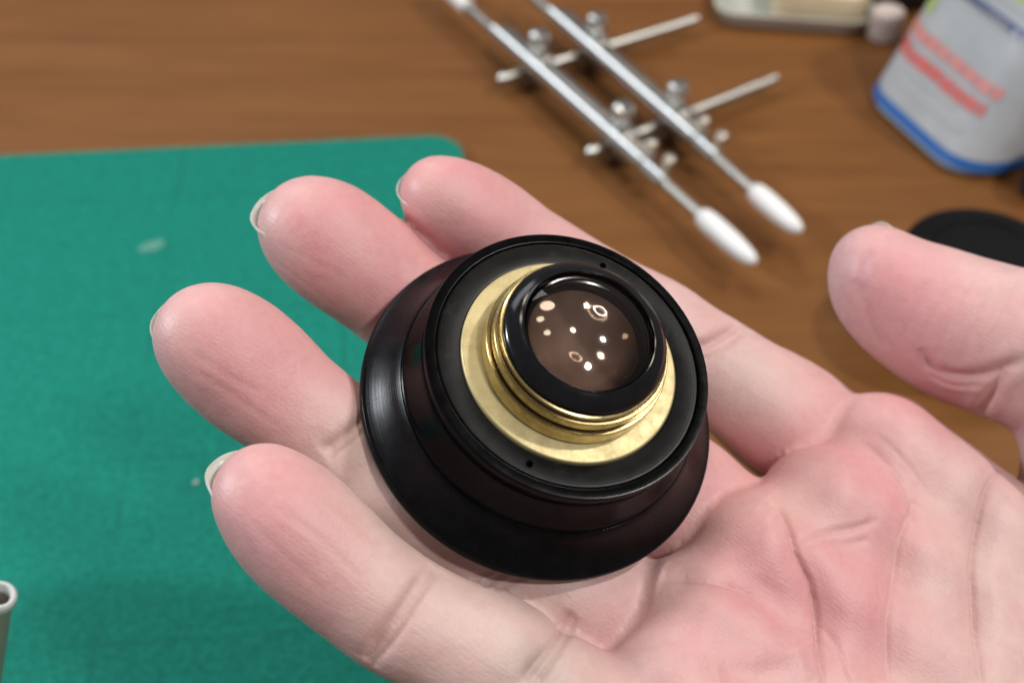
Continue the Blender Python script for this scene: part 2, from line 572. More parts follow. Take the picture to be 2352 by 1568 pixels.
obj('inner_tube', lathe('inner_tube', [(7.66, 20.6), (7.6, 19.0), (7.3, 16.0), (8.3, 16.0), (8.35, 20.6)], 128, True), m_inner, lens)
# glass
def dome(R, a, h, n=24, sign=1):
    out = []
    for i in range(n + 1):
        r = a * (1 - i / n)
        s = R - math.sqrt(R * R - r * r)
        s0 = R - math.sqrt(R * R - a * a)
        out.append((r, h + sign * (s0 - s)))
    return out
obj('front_glass', lathe('front_glass', dome(17.4, 8.74, 23.05, 64), 256), m_glass, lens)
obj('inner_glass', lathe('inner_glass', dome(15.0, 7.9, 21.9, 64, -1), 256), m_glass2, lens)
obj('inner_glass', lathe('inner_glass', dome(27.0, 7.85, 21.9, 48), 256), m_glass3, lens)
obj('stand_in_core', lathe('stand_in_core', dome(9.4, 7.62, 20.6, 40, -1), 96), m_core, lens)

# ------------------------------------------------------------------ the hand: signed-distance body -> one mesh
VOX = 0.72
LO = np.array([-66.0, -112.0, -232.0])
HI = np.array([128.0, 42.0, -136.0])
dims = np.ceil((HI - LO) / VOX).astype(int) + 1
gx = (LO[0] + np.arange(dims[0]) * VOX).astype(np.float32)
gy = (LO[1] + np.arange(dims[1]) * VOX).astype(np.float32)
gz = (LO[2] + np.arange(dims[2]) * VOX).astype(np.float32)


def newfield():
    return np.full(dims, 40.0, np.float32)


def smin(a, b, k):
    if k <= 0: return np.minimum(a, b)
    h = np.maximum(k - np.abs(a - b), 0) / k
    return np.minimum(a, b) - h * h * k * .25


def region(lo, hi, m):
    i0 = np.clip(np.floor((lo - m - LO) / VOX).astype(int), 0, dims - 1)
    i1 = np.clip(np.ceil((hi + m - LO) / VOX).astype(int) + 1, 1, dims)
    sl = tuple(slice(a, b) for a, b in zip(i0, i1))
    return sl, gx[sl[0]][:, None, None], gy[sl[1]][None, :, None], gz[sl[2]][None, None, :]


def cone(Fd, a, b, ra, rb, k, m=9.0, flat=1.0):
    a, b = np.asarray(a, np.float32), np.asarray(b, np.float32)
    r = max(ra, rb)
    sl, X, Y, Z = region(np.minimum(a, b) - r, np.maximum(a, b) + r, m)
    if any(s.stop <= s.start for s in sl): return
    ba = b - a
    L2 = float(ba @ ba) + 1e-9
    t = np.clip(((X - a[0]) * ba[0] + (Y - a[1]) * ba[1] + (Z - a[2]) * ba[2]) / L2, 0, 1)
    dx, dy, dz = X - a[0] - t * ba[0], Y - a[1] - t * ba[1], Z - a[2] - t * ba[2]
    q2 = dx * dx + dy * dy + dz * dz
    if flat < 1:
        q2 = q2 + (dx * NC[0] + dy * NC[1] + dz * NC[2]) ** 2 * (1 / flat ** 2 - 1)
    d = (np.sqrt(q2) - (ra + t * (rb - ra))) * (1.0 if flat == 1 else .92)
    d = d.astype(np.float32)
    Fd[sl] = smin(Fd[sl], d, k)


def ellipsoid(Fd, c, axes, radii, k, m=9.0):
    """axes: three unit row vectors"""
    c = np.asarray(c, np.float32); A = np.asarray(axes, np.float32); R = np.asarray(radii, np.float32)
    sl, X, Y, Z = region(c - R.max(), c + R.max(), m)
    if any(s.stop <= s.start for s in sl): return
    k0 = 0; k1 = 0
    for i in range(3):
        u = (X - c[0]) * A[i, 0] + (Y - c[1]) * A[i, 1] + (Z - c[2]) * A[i, 2]
        k0 = k0 + (u / R[i]) ** 2; k1 = k1 + (u / R[i] ** 2) ** 2
    k0 = np.sqrt(k0); k1 = np.sqrt(k1) + 1e-6
    d = k0 * (k0 - 1) / k1
    Fd[sl] = smin(Fd[sl], d, k)


def catmull(pts, n=4):
    pts = [np.asarray(p, float) for p in pts]
    ext = [2 * pts[0] - pts[1]] + pts + [2 * pts[-1] - pts[-2]]
    out = []
    for i in range(1, len(ext) - 2):
        p0, p1, p2, p3 = ext[i - 1:i + 3]
        for j in range(n):
            t = j / n
            out.append(.5 * (2 * p1 + (p2 - p0) * t + (2 * p0 - 5 * p1 + 4 * p2 - p3) * t * t + (3 * p1 - p0 - 3 * p2 + p3) * t ** 3))
    out.append(pts[-1])
    return out


# (px, py, radius mm, height of the palmar surface above the lens' resting plane)
FINGERS = {
    'index': [(1012, 452, 6.1, 5), (1150, 535, 7.2, 2), (1330, 650, 7.6, -1.2), (1470, 740, 7.9, -1.0), (1640, 845, 8.6, -1.0), (1800, 960, 9.6, -2.5), (1990, 1090, 10.0, -5)],
    'middle': [(712, 522, 7.6, 4.5), (830, 610, 8.7, 2), (960, 712, 8.6, -1.3), (1130, 845, 8.8, -1.3), (1330, 1000, 9.3, -1.0), (1520, 1125, 9.8, -2.8), (1720, 1255, 10, -5)],
    'ring': [(482, 772, 7.3, 5.5), (600, 872, 8.2, 3), (745, 985, 8.1, .5), (920, 1125, 8.4, -1.2), (1100, 1250, 8.9, -1.1), (1290, 1355, 9.4, -2), (1500, 1460, 9.6, -4)],
    'little': [(608, 1138, 6.4, 7.5), (745, 1275, 7.5, 6.5), (915, 1405, 7.6, 5), (1100, 1500, 7.8, 4), (1290, 1610, 8.2, 3), (1430, 1700, 8.6, 1), (1620, 1800, 9, -2)],
}
FC = {}
FLAT = .84
Ffing = newfield()
for name, spec in FINGERS.items():
    Fd = newfield()
    ctr = [np.append(PL(px, py, lift - r * FLAT), r) for px, py, r, lift in spec]
    FC[name] = ctr
    ch = catmull(ctr, 4)
    for a, b in zip(ch[:-1], ch[1:]):
        cone(Fd, a[:3], b[:3], a[3], b[3], 1.2, flat=FLAT)
    # fleshy pulp of the fingertip and the cushions between the creases
    def cushion(i0, i1, t, ln, wd, th, rise, k=3.5):
        a, b = ctr[i0], ctr[i1]
        c = a[:3] * (1 - t) + b[:3] * t
        u = (a[:3] - b[:3]); u /= np.linalg.norm(u)
        w = np.cross(NC, u); w /= np.linalg.norm(w)
        nn = np.cross(u, w)
        if nn @ NC < 0: nn = -nn
        ellipsoid(Fd, c + nn * rise, (u, w, nn), (ln, wd, th), k)
    r1 = ctr[1][3]
    cushion(0, 1, .55, 11.0, r1 * 1.0, r1 * .80, .5)
    cushion(3, 4, .15, 10.0, ctr[3][3] * 1.0, ctr[3][3] * .82, .3)
    cushion(5, 6, .1, 12.0, ctr[5][3] * 1.0, ctr[5][3] * .84, .4)
    Ffing = smin(Ffing, Fd, 1.6)

Fpalm = newfield()


def pc(p, q, k=6.0):
    """palm cone between two (px,py,r,lift) specs"""
    cone(Fpalm, PL(p[0], p[1], p[3] - p[2]), PL(q[0], q[1], q[3] - q[2]), p[2], q[2], k)


pc((2012, 1070, 12.0, 4.0), (2500, 1480, 14, 3.0), 4)
pc((1885, 1175, 10.0, 4.2), (2300, 1500, 13, 2.0), 4)
pc((1730, 1290, 11.0, 3.8), (2400, 1800, 14, 2.0), 4)
pc((1592, 1440, 10.6, 3.6), (2300, 1980, 14, 2.0), 4)
pc((1525, 1610, 10.6, 3.8), (2200, 2150, 15, 4.0), 4)
pc((2100, 1500, 13.0, -1.0), (2650, 2000, 14, 0.0), 8)
# wrist and the start of the forearm
pc((2350, 1850, 15, 1.0), (3000, 2450, 16, -6.0), 9)
pc((2650, 1750, 15, 1.0), (3150, 2300, 15, -6.0), 9)
# thumb: pixel + depth of its centre line
THUMB = [(2003, 612, 6.7, 203), (2052, 672, 9.1, 203), (2185, 746, 11.2, 201), (2345, 800, 12.0, 199), (2500, 872, 13.2, 197), (2590, 1060, 15, 196), (2580, 1350, 18, 201), (2680, 1750, 18, 202)]
Fth = newfield()
tc = [np.append(P(px, py, d), r) for px, py, r, d in THUMB]
ch = catmull(tc, 4)
for a, b in zip(ch[:-1], ch[1:]):
    cone(Fth, a[:3], b[:3], a[3], b[3], 1.5)
FC['thumb'] = tc
Fhand = smin(smin(Fpalm, Fth, 1.0), Ffing, 1.1)
del Ffing, Fpalm, Fth


def surface_nets(Fv):
    s = Fv < 0
    nx, ny, nz = Fv.shape
    c = np.zeros((nx - 1, ny - 1, nz - 1), np.uint8)
    for i in (0, 1):
        for j in (0, 1):
            for k in (0, 1):
                c += s[i:nx - 1 + i, j:ny - 1 + j, k:nz - 1 + k]
    act = np.argwhere((c > 0) & (c < 8))
    idx = -np.ones(c.shape, np.int64)
    idx[tuple(act.T)] = np.arange(len(act))
    acc = np.zeros((len(act), 3)); cnt = np.zeros(len(act))
    cor = [(i, j, k) for i in (0, 1) for j in (0, 1) for k in (0, 1)]
    for a in cor:
        for ax in range(3):
            if a[ax] == 1: continue
            b = list(a); b[ax] = 1
            fa = Fv[act[:, 0] + a[0], act[:, 1] + a[1], act[:, 2] + a[2]]
            fb = Fv[act[:, 0] + b[0], act[:, 1] + b[1], act[:, 2] + b[2]]
            m = (fa < 0) != (fb < 0)
            t = np.where(m, fa / np.where(m, fa - fb, 1), 0)
            p = np.tile(np.array(a, float), (len(act), 1)); p[:, ax] = t
            acc[m] += p[m]; cnt[m] += 1
    V = act + acc / cnt[:, None]
    quads = []
    for ax in range(3):
        o1, o2 = (ax + 1) % 3, (ax + 2) % 3
        sl0 = [slice(None)] * 3; sl1 = [slice(None)] * 3
        sl0[ax] = slice(0, -1); sl1[ax] = slice(1, None)
        ch_ = s[tuple(sl0)] != s[tuple(sl1)]
        e = np.argwhere(ch_)
        e = e[(e[:, o1] > 0) & (e[:, o2] > 0) & (e[:, o1] < Fv.shape[o1] - 1) & (e[:, o2] < Fv.shape[o2] - 1)]
        ins = s[tuple(e.T)]
        def g(d1, d2):
            f = e.copy(); f[:, o1] -= d1; f[:, o2] -= d2
            return idx[tuple(f.T)]
        qd = np.stack([g(1, 1), g(0, 1), g(0, 0), g(1, 0)], 1)
        qd[~ins] = qd[~ins][:, ::-1]
        quads.append(qd)
    return LO + V * VOX, np.concatenate(quads)


Vh, Qh = surface_nets(Fhand)
del Fhand


def laplace(V, Q, it, lam=.5):
    e = np.concatenate([Q[:, [0, 1]], Q[:, [1, 2]], Q[:, [2, 3]], Q[:, [3, 0]]])
    e = np.concatenate([e, e[:, ::-1]])
    n = np.bincount(e[:, 0], minlength=len(V)).astype(float)[:, None]
    for i in range(it):
        for l in (lam, -lam * 1.03):
            s = np.stack([np.bincount(e[:, 0], V[e[:, 1], a], len(V)) for a in range(3)], 1)
            V = V + l * (s / np.maximum(n, 1) - V)
    return V


Vh = laplace(Vh, Qh, 4)


def subdivide(V, Q):
    """one linear quad split (smoothed afterwards)"""
    e = np.sort(np.concatenate([Q[:, [0, 1]], Q[:, [1, 2]], Q[:, [2, 3]], Q[:, [3, 0]]]), 1)
    key = e[:, 0] * np.int64(len(V)) + e[:, 1]
    u, inv = np.unique(key, return_inverse=True)
    em = (V[u // len(V)] + V[u % len(V)]) / 2
    fc = V[Q].mean(1)
    n0, n1, nq = len(V), len(u), len(Q)
    inv = inv.reshape(4, nq) + n0
    f = np.arange(nq) + n0 + n1
    q = [np.stack([Q[:, 0], inv[0], f, inv[3]], 1), np.stack([Q[:, 1], inv[1], f, inv[0]], 1),
         np.stack([Q[:, 2], inv[2], f, inv[1]], 1), np.stack([Q[:, 3], inv[3], f, inv[2]], 1)]
    return np.concatenate([V, em, fc]), np.concatenate(q)


Vh, Qh = subdivide(Vh, Qh)
Vh = laplace(Vh, Qh, 5)


def vnormals(V, Q):
    fn = np.cross(V[Q[:, 2]] - V[Q[:, 0]], V[Q[:, 3]] - V[Q[:, 1]])
    n = np.zeros_like(V)
    for c in range(4):
        for a in range(3):
            n[:, a] += np.bincount(Q[:, c], fn[:, a], len(V))
    return n / (np.linalg.norm(n, axis=1, keepdims=True) + 1e-12)


Nh = vnormals(Vh, Qh)
# surface finder: where a point of the outline meets the skin, so folds can be laid on it
step = Qh[:, :]
bvh = BVHTree.FromPolygons([tuple(p) for p in Vh], [tuple(int(i) for i in r) for r in step])


def on_skin(px, py):
    r = Vector(((px - W / 2) / F, -(py - H_PX / 2) / F, -1)).normalized()
    hit = bvh.ray_cast(Vector((0, 0, 0)), r)
    return np.array(hit[0]) if hit[0] is not None else None


disp = np.zeros(len(Vh)); a_crease = np.zeros(len(Vh))


def fold(pts, w, depth, lip=.35, colour=.6, n=6):
    """a crease pressed into the skin along pixel way-points; w, depth in mm"""
    wp = catmull([np.array(p, float) for p in pts], n)
    pp = [on_skin(*p) for p in wp]
    pp = [p for p in pp if p is not None]
    if len(pp) < 2: return
    A = np.array(pp)
    near = np.all((Vh > A.min(0) - 6 * w - 1) & (Vh < A.max(0) + 6 * w + 1), axis=1)
    ids = np.nonzero(near)[0]
    if len(ids) == 0: return
    X = Vh[ids]
    best = np.full(len(ids), 1e9); along = np.zeros(len(ids))
    for i in range(len(A) - 1):
        a, b = A[i], A[i + 1]
        ba = b - a
        if np.linalg.norm(ba) > 8: continue
        t = np.clip(((X - a) @ ba) / (ba @ ba + 1e-9), 0, 1)
        d = np.linalg.norm(X - a - t[:, None] * ba, axis=1)
        m = d < best
        best[m] = d[m]; along[m] = (i + t[m]) / (len(A) - 1)
    fade = np.clip(np.minimum(along, 1 - along) * 6, 0, 1) ** .7 * .85 + .15 * (np.minimum(along, 1 - along) > .01)
    g = np.exp(-(best / w) ** 2)
    lipf = np.exp(-((best - 2.2 * w) / (1.3 * w)) ** 2)
    disp[ids] += fade * depth * .85 * (-g + lip * .6 * lipf)
    np.maximum.at(a_crease, ids, fade * g * colour * (.35 if w > .75 else .7))


# finger creases: a soft waist at each joint, then the crisp lines in it
for pts in ([(740, 1040), (795, 1005), (850, 950)], [(845, 1520), (935, 1395), (1000, 1300)], [(1215, 1568), (1255, 1500), (1315, 1405)], [(1100, 1340), (1150, 1315), (1210, 1280)], [(1600, 815), (1650, 785), (1715, 742)]):
    fold(pts, 2.0, .8, 0, .1)
fold([(745, 1035), (790, 1000), (850, 945)], .55, .55)
fold([(755, 1052), (800, 1018), (850, 975)], .35, .25)
fold([(838, 1512), (880, 1450), (925, 1390), (985, 1300)], .6, .55)
fold([(852, 1530), (900, 1470), (945, 1400), (1005, 1310)], .45, .40)
fold([(900, 1440), (955, 1375), (1010, 1290)], .3, .25)
fold([(1195, 1568), (1235, 1520), (1275, 1470), (1310, 1400)], .6, .45)
fold([(1230, 1580), (1265, 1525), (1300, 1470), (1325, 1420)], .4, .30)
fold([(1085, 1330), (1130, 1310), (1180, 1275)], .45, .4)
fold([(1110, 1345), (1150, 1325), (1200, 1290)], .45, .4)
fold([(1135, 1355), (1170, 1340), (1220, 1310)], .35, .3)
fold([(1590, 800), (1640, 780), (1705, 738)], .6, .6)
fold([(1610, 830), (1660, 800), (1730, 755)], .4, .35)
# fine lengthwise lines on the finger pads
for pts, d in (([(620, 1090), (720, 1150), (800, 1230)], .10), ([(640, 1170), (740, 1240), (830, 1330)], .12), ([(560, 1180), (650, 1270), (750, 1360)], .10),
               ([(700, 1120), (790, 1180), (860, 1250)], .08), ([(450, 850), (540, 910), (640, 980)], .13), ([(430, 800), (520, 860), (600, 900)], .10),
               ([(620, 590), (700, 650), (790, 720)], .12), ([(640, 560), (720, 600), (800, 640)], .08), ([(600, 640), (690, 700), (780, 760)], .1)):
    fold(pts, .45, d * .6, .5, .15)
# palm folds
fold([(1757, 1147), (1804, 1170), (1828, 1231), (1834, 1269), (1860, 1326), (1878, 1401), (1890, 1490), (1896, 1575)], 2.6, 1.1, 0, .2)
fold([(1757, 1147), (1804, 1170), (1828, 1231), (1834, 1269), (1860, 1326), (1878, 1401), (1890, 1490), (1896, 1575)], .5, .85, 0, .9)
fold([(1516, 1322), (1580, 1318), (1650, 1326), (1714, 1348), (1790, 1395), (1850, 1475)], 2.6, 1.3, 0, .2)
fold([(1516, 1322), (1580, 1318), (1650, 1326), (1714, 1348), (1770, 1380)], .6, .5, 0, .6)
fold([(2105, 1150), (2085, 1200), (2068, 1250), (2058, 1330), (2042, 1448), (2040, 1575)], 2.8, 1.05, 0, .3)
fold([(2105, 1150), (2085, 1200), (2068, 1250), (2058, 1330), (2042, 1448), (2040, 1575)], .5, .35, 0, .5)
fold([(2320, 1030), (2275, 1115), (2249, 1212), (2242, 1288), (2246, 1400), (2256, 1575)], 2.4, 1.1, 0, .3)
fold([(2320, 1030), (2275, 1115), (2249, 1212), (2242, 1288), (2246, 1400), (2256, 1575)], .5, .85, 0, .9)
fold([(1834, 1235), (1900, 1222), (1960, 1212), (2020, 1190)], .5, .25, .2, .5)
fold([(1850, 1252), (1900, 1244), (1950, 1247), (2000, 1235)], .45, .18, .2, .4)
fold([(1980, 1010), (2050, 1080), (2090, 1150), (2110, 1210)], .45, .15, .2, .3)
fold([(2010, 990), (2080, 1060), (2130, 1130)], .4, .12, .2, .3)
fold([(1890, 1430), (1930, 1490), (1960, 1568)], .45, .18, .2, .3)
fold([(2010, 1300), (2030, 1380), (2035, 1450)], .45, .15, .2, .3)
fold([(1650, 1540), (1740, 1545), (1840, 1520)], 1.5, .3, 0, .2)
# thumb joint folds
fold([(2110, 800), (2140, 842), (2185, 862), (2250, 862), (2311, 842), (2360, 820)], 1.0, .8, .4, .6)
fold([(2311, 854), (2285, 890), (2266, 920), (2249, 950)], .8, .7, .4, .5)
fold([(2130, 860), (2190, 885), (2260, 885)], .5, .3, .4, .3)
fold([(1965, 640), (1985, 700), (2010, 760), (2040, 800)], .8, .30, .5, .2)
fold([(2000, 560), (1985, 620), (1990, 680)], .7, .2, .5, .2)
for k in range(7):
    x0, y0 = 2080 + k * 34, 640 + (k % 3) * 30
    fold([(x0 + 60, y0 - 10), (x0 + 25, y0 + 60), (x0 - 10, y0 + 140)], .45, .07, .5, .15)
# gentle unevenness of the flesh
def lumps(V, wl, seed):
    r = np.random.default_rng(seed)
    o = np.zeros(len(V))
    for i in range(14):
        k = r.normal(size=3); k *= 2 * math.pi / (wl * r.uniform(.7, 1.4)) / np.linalg.norm(k)
        o += np.sin(V @ k + r.uniform(0, 6.28))
    return o / 14
disp += lumps(Vh, 12, 1) * .35 + lumps(Vh, 5, 2) * .07
Vh = Vh + Nh * disp[:, None]


def blob(pts):
    o = np.zeros(len(Vh))
    for px, py, rad, w in pts:
        c = on_skin(px, py)
        if c is None: continue
        o += w * np.exp(-(np.linalg.norm(Vh - c, axis=1) / rad) ** 2)
    return np.clip(o, 0, 1)


a_pink = blob([(1010, 440, 11, .9), (1160, 480, 12, .5), (740, 520, 11, .8), (900, 640, 12, .9), (520, 760, 10, .7), (700, 900, 12, .7), (640, 1130, 10, .8), (800, 1330, 12, .8),
               (1330, 590, 12, .3), (2016, 1156, 11, .9), (1634, 1450, 12, .8), (1900, 1050, 10, .4), (2030, 640, 10, .8), (2150, 760, 12, .5), (2120, 890, 9, .8), (1960, 1300, 12, .6),
               (1640, 1130, 10, .8), (1750, 1330, 10, .4), (1850, 940, 10, .6), (1350, 1400, 9, .4), (1980, 1480, 12, .5), (1700, 1050, 9, .7)])
a_pale = blob([(900, 1150, 13, 1), (1000, 1270, 10, .9), (1050, 1470, 14, .9), (1200, 1480, 9, .7), (1230, 1350, 9, .7), (1480, 700, 9, .4), (1720, 900, 9, .6), (780, 1000, 6, .5), (1330, 620, 8, .3), (2300, 1300, 10, .5), (2150, 1350, 9, .4),
               (1880, 1165, 6, .5), (1540, 1370, 7, .5)])
a_vein = blob([(1250, 1515, 3.2, .9), (1215, 1540, 3, .4), (1860, 1040, 6, .25), (1475, 1515, 4, .5), (1690, 820, 6, .3)])

hand = empty('hand', c2w((20, -25, -200)))
tag(hand, 'bare open hand, palm up, cradling the black and brass lens on its fingers', 'hand')
Vw = np.stack([Vh[:, 0], CC * Vh[:, 1] - CS * Vh[:, 2], CS * Vh[:, 1] + CC * Vh[:, 2]], 1) / 1000 + np.array([0, 0, CAM_Z])
Vw -= np.array(hand.location)
me = bpy.data.meshes.new('skin_body')
me.vertices.add(len(Vw)); me.vertices.foreach_set('co', Vw.astype(np.float32).ravel())
me.loops.add(Qh.size); me.loops.foreach_set('vertex_index', Qh.astype(np.int32).ravel())
me.polygons.add(len(Qh)); me.polygons.foreach_set('loop_start', np.arange(0, Qh.size, 4, dtype=np.int32))
me.update(calc_edges=True); me.validate()
for nme, arr in (('pink', a_pink), ('pale', a_pale), ('vein', a_vein), ('crease', np.clip(a_crease, 0, 1))):
    at = me.attributes.new(nme, 'FLOAT', 'POINT'); at.data.foreach_set('value', arr.astype(np.float32))
me.shade_smooth()
body = obj('body', me, m_skin, hand)
print('hand verts', len(Vw), 'quads', len(Qh))


# fingernails, seen past the fingertips from the palm side
def nail(fname, roll, out, width, back=9.0, drop=.45):
    c = FC[fname]
    a, b = c[0][:3], c[1][:3]
    u = a - b; u /= np.linalg.norm(u)
    r = c[0][3]
    w = np.cross(NC, u); w /= np.linalg.norm(w)
    nn = np.cross(u, w)
    if nn @ NC < 0: nn = -nn
    ro = math.radians(roll)
    dn = -nn * math.cos(ro) + w * math.sin(ro)
    a = a + nn * r * .12
    sd = np.cross(u, dn)
    R = r * width
    bm = bmesh.new()
    nu, nv = 14, 12
    grid = []
    for i in range(nu + 1):
        row = []
        t = i / nu
        for j in range(nv + 1):
            s = 2 * j / nv - 1
            aa = s * 1.25
            tip = r + out - 2.6 * abs(s) ** 2.4
            L = -back + (tip + back) * t
            rad = R - 2.3 * max(0, (L - r * .25) / r) ** 1.2
            p = a + u * L + dn * (rad * math.cos(aa) * (1 - drop * .3 * t)) + sd * (rad * math.sin(aa)) - dn * .0
            row.append(bm.verts.new(c2w(p) - hand.location))
        grid.append(row)
    for i in range(nu):
        for j in range(nv):
            bm.faces.new((grid[i][j], grid[i + 1][j], grid[i + 1][j + 1], grid[i][j + 1]))
    o = obj('fingernail', from_bm('fingernail', bm, True, 80), m_nail, hand)
    so = o.modifiers.new('thick', 'SOLIDIFY'); so.thickness = .0003; so.offset = 0
    return o


nail('index', 10, .3, .92)
nail('middle', 12, .4, .92)
nail('ring', 6, 0, .91)
nail('little', 14, 1.4, .93)
# thumbnail edge
def thumb_nail():
    a, b = tc[0][:3], tc[1][:3]
    u = a - b; u /= np.linalg.norm(u)
    dn = np.array([.40, .72, -.56]); dn -= u * (dn @ u); dn /= np.linalg.norm(dn)
    sd = np.cross(u, dn)
    bm = bmesh.new(); grid = []
    for i in range(13):
        t = i / 12; row = []
        for j in range(13):
            s = 2 * j / 12 - 1
            L = -9 + (9 + 5.0 - 2.2 * s * s) * t
            rad = 8.0 - 1.8 * t * t
            p = a + u * L + dn * (rad * math.cos(s)) + sd * (rad * math.sin(s))
            row.append(bm.verts.new(c2w(p) - hand.location))
        grid.append(row)
    for i in range(12):
        for j in range(12):
            bm.faces.new((grid[i][j], grid[i + 1][j], grid[i + 1][j + 1], grid[i][j + 1]))
    o = obj('fingernail', from_bm('fingernail', bm, True, 80), m_nail, hand)
    so = o.modifiers.new('thick', 'SOLIDIFY'); so.thickness = .0003; so.offset = 0
thumb_nail()

# ------------------------------------------------------------------ spanner wrench on the table
sp_root = empty('spanner_wrench', T(1400, 240, 0))
tag(sp_root, 'chrome lens spanner wrench with two bars, cross rods and white tips', 'spanner wrench')
LOC = sp_root.location


def rod_between(name, a, b, r, mt, seg=20, ends=.0004, prof=None):
    """round rod from world a to b (sub-part profile optional: list of (t along mm-fraction, radius m))"""
    a, b = Vector(a), Vector(b)
    L = (b - a).length
    if prof is None:
        e = min(ends, r * .6)
        prof = [(0, 0), (r - e, 0), (r, e), (r, L - e), (r - e, L), (0, L)]
    me = lathe(name, prof, seg, scale=1.0)
    o = obj(name, me, mt, sp_root)
    o.location = a - LOC
    o.rotation_mode = 'QUATERNION'
    o.rotation_quaternion = (b - a).to_track_quat('Z', 'Y')
    return o


def box_along(name, a, b, wd, ht, mt, bev=.0006):
    a, b = Vector(a), Vector(b)
    L = (b - a).length
    me = bevel_box(name, wd, ht, L, bev, 2, (0, 0, L / 2))
    o = obj(name, me, mt, sp_root)
    d = (b - a).normalized()
    up = Vector((0, 0, 1))
    x = d.cross(up).normalized()
    y = d.cross(x) * -1
    M = Matrix((x, y, d)).transposed()
    if M.determinant() < 0: M = Matrix((-x, y, d)).transposed()
    o.rotation_euler = M.to_euler()
    o.location = a - LOC
    return o


BZ, RZ = .0100, .0052            # heights of bar and rod centre lines
def bar(m0, m1, thin0, rod1, tip1, cap):
    a, b = T(*m0, BZ), T(*m1, BZ)
    d = (b - a).normalized()
    side = Vector((-d.y, d.x, 0))           # left of travel = upper right in the picture
    L = (b - a).length
    rod_between('bar', a, b - d * .0105, .0025, m_chrome, 32)
    rod_between('end_block', b - d * .010, b, .0025, m_chrome, 32)
    box_along('side_rail', a + side * .0042 + Vector((0, 0, -.0012)), b - d * .012 + side * .0042 + Vector((0, 0, -.0012)), .0036, .0036, m_steel)
    t0 = a - d * ((T(*thin0, BZ) - a).length)
    rod_between('bar_stem', t0, a + d * .001, .0017, m_steel)
    if cap:
        rod_between('white_tip', t0 - d * .022, t0 + d * .002, .0026, m_whitetip)
    t1 = T(*rod1, BZ); e1 = T(*tip1, BZ)
    Ls, Le = (t1 - b).length, (e1 - b).length
    rod_between('bar_stem', b - d * .001, b + d * (Ls + .002), .0016, m_steel)
    R = .0031; Lt = Le - Ls
    prof = [(0, 0), (.0020, 0), (.0026, .0006), (R * .97, .003), (R, .006), (R * .97, Lt * .55), (R * .86, Lt * .75), (R * .72, Lt * .88), (R * .5, Lt * .965), (R * .25, Lt * .995), (0, Lt)]
    rod_between('white_tip', b + d * Ls, b + d * Le, 0, m_whitetip, 28, prof=prof)
    for k in (.0135, .0045):
        p = b - d * k + side * .0044 + Vector((0, 0, .001))
        rod_between('end_screw', p, p + Vector((0, 0, .0042)) + side * .0003, .0019, m_brass_screw, 16, .0008)
    return a, b, d, side


b1 = bar((1134, 71), (1527, 420), (1070, 12), (1612, 494), (1738, 603), True)
b2 = bar((1265, 30), (1647, 364), (1195, -20), (1730, 437), (1832, 535), False)


def rod(p0, p1):
    a, b = T(*p0, RZ), T(*p1, RZ)
    rod_between('cross_rod', a, b, .0016, m_steel)
    d = (b - a).normalized()
    rod_between('rod_end', a - d * .0008, a + d * .0035, .0022, m_steel, 20, .0012)
    # clamps where the rod meets each bar
    for (ba, bb, bd, sd) in (b1, b2):
        den = d.x * bd.y - d.y * bd.x
        w = ba - a
        t = (w.x * bd.y - w.y * bd.x) / den
        c = a + d * t + sd * .0043
        blk = box_along('clamp_block', c - bd * .0055 + Vector((0, 0, .0006)), c + bd * .0055 + Vector((0, 0, .0006)), .0066, .0108, m_steel)
        k = c + sd * .0006 + Vector((0, 0, .0058))
        R = .0034
        rod_between('clamp_knob', k, k + Vector((0, 0, .0075)), 0, m_chrome, 28,
                    prof=[(0, 0), (R * .5, 0), (R * .5, .0022), (R * .95, .0024), (R, .003), (R, .0062), (R * .85, .0071), (R * .5, .0075), (0, .0076)])
        k2 = c + d * .0028 + Vector((0, 0, .0058))
        rod_between('clamp_screw', k2, k2 + Vector((0, 0, .0036)), .0019, m_chrome, 18, .0008)


rod((1148, 183), (1602, 44))
rod((1352, 352), (1783, 180))
# ------------------------------------------------------------------ tapered bottle with printed label, upper right
m_tub = mat('tub_plastic', (.52, .54, .56), .35)
q = N(m_tub)
q.set('Subsurface Weight', .3); q.b.inputs['Subsurface Scale'].default_value = .01
m_label = mat('label_print', rough=.4)
m_ink_blue = mat('ink_blue', (.030, .150, .48), .4)
m_ink_navy = mat('ink_navy', (.12, .15, .33), .4)
m_ink_red = mat('ink_red', (.72, .17, .16), .4)
m_ink_pink = mat('ink_pink', (.74, .30, .28), .4)
m_ink_green = mat('ink_green', (.42, .58, .22), .4)
m_ink_grey = mat('ink_grey', (.50, .52, .53), .45)
q = N(m_label)
q.set('Base Color', q.ramp(q.noise(q.coords('Object'), 60, 3), [(.35, (.44, .47, .50)), (.65, (.52, .55, .58))]))

TB = Vector((.147, .330, 0))
TANG = math.radians(-67)
LEAN = math.tan(math.radians(23))
tub = empty('plastic_bottle', TB, (0, 0, TANG))
tag(tub, 'tapered white plastic bottle with blue edged label and red lines', 'bottle')
SX, SY, HT, TS = .056, .052, .072, .95


def bottle_ring(z, grow=0.0, r=.014):
    k = 1 - (1 - TS) * z / HT
    return [(x * k, y * k + z * LEAN, z) for x, y in rounded_rect(SX + 2 * grow, SY + 2 * grow, r + grow, 8)]


def shell(name, zs, mt, grow, parent):
    bm = bmesh.new(); rows = []
    for z in zs:
        rows.append([bm.verts.new(p) for p in bottle_ring(z, grow)])
    n = len(rows[0])
    for i in range(len(rows) - 1):
        for j in range(n):
            bm.faces.new((rows[i][j], rows[i][(j + 1) % n], rows[i + 1][(j + 1) % n], rows[i + 1][j]))
    return bm, rows


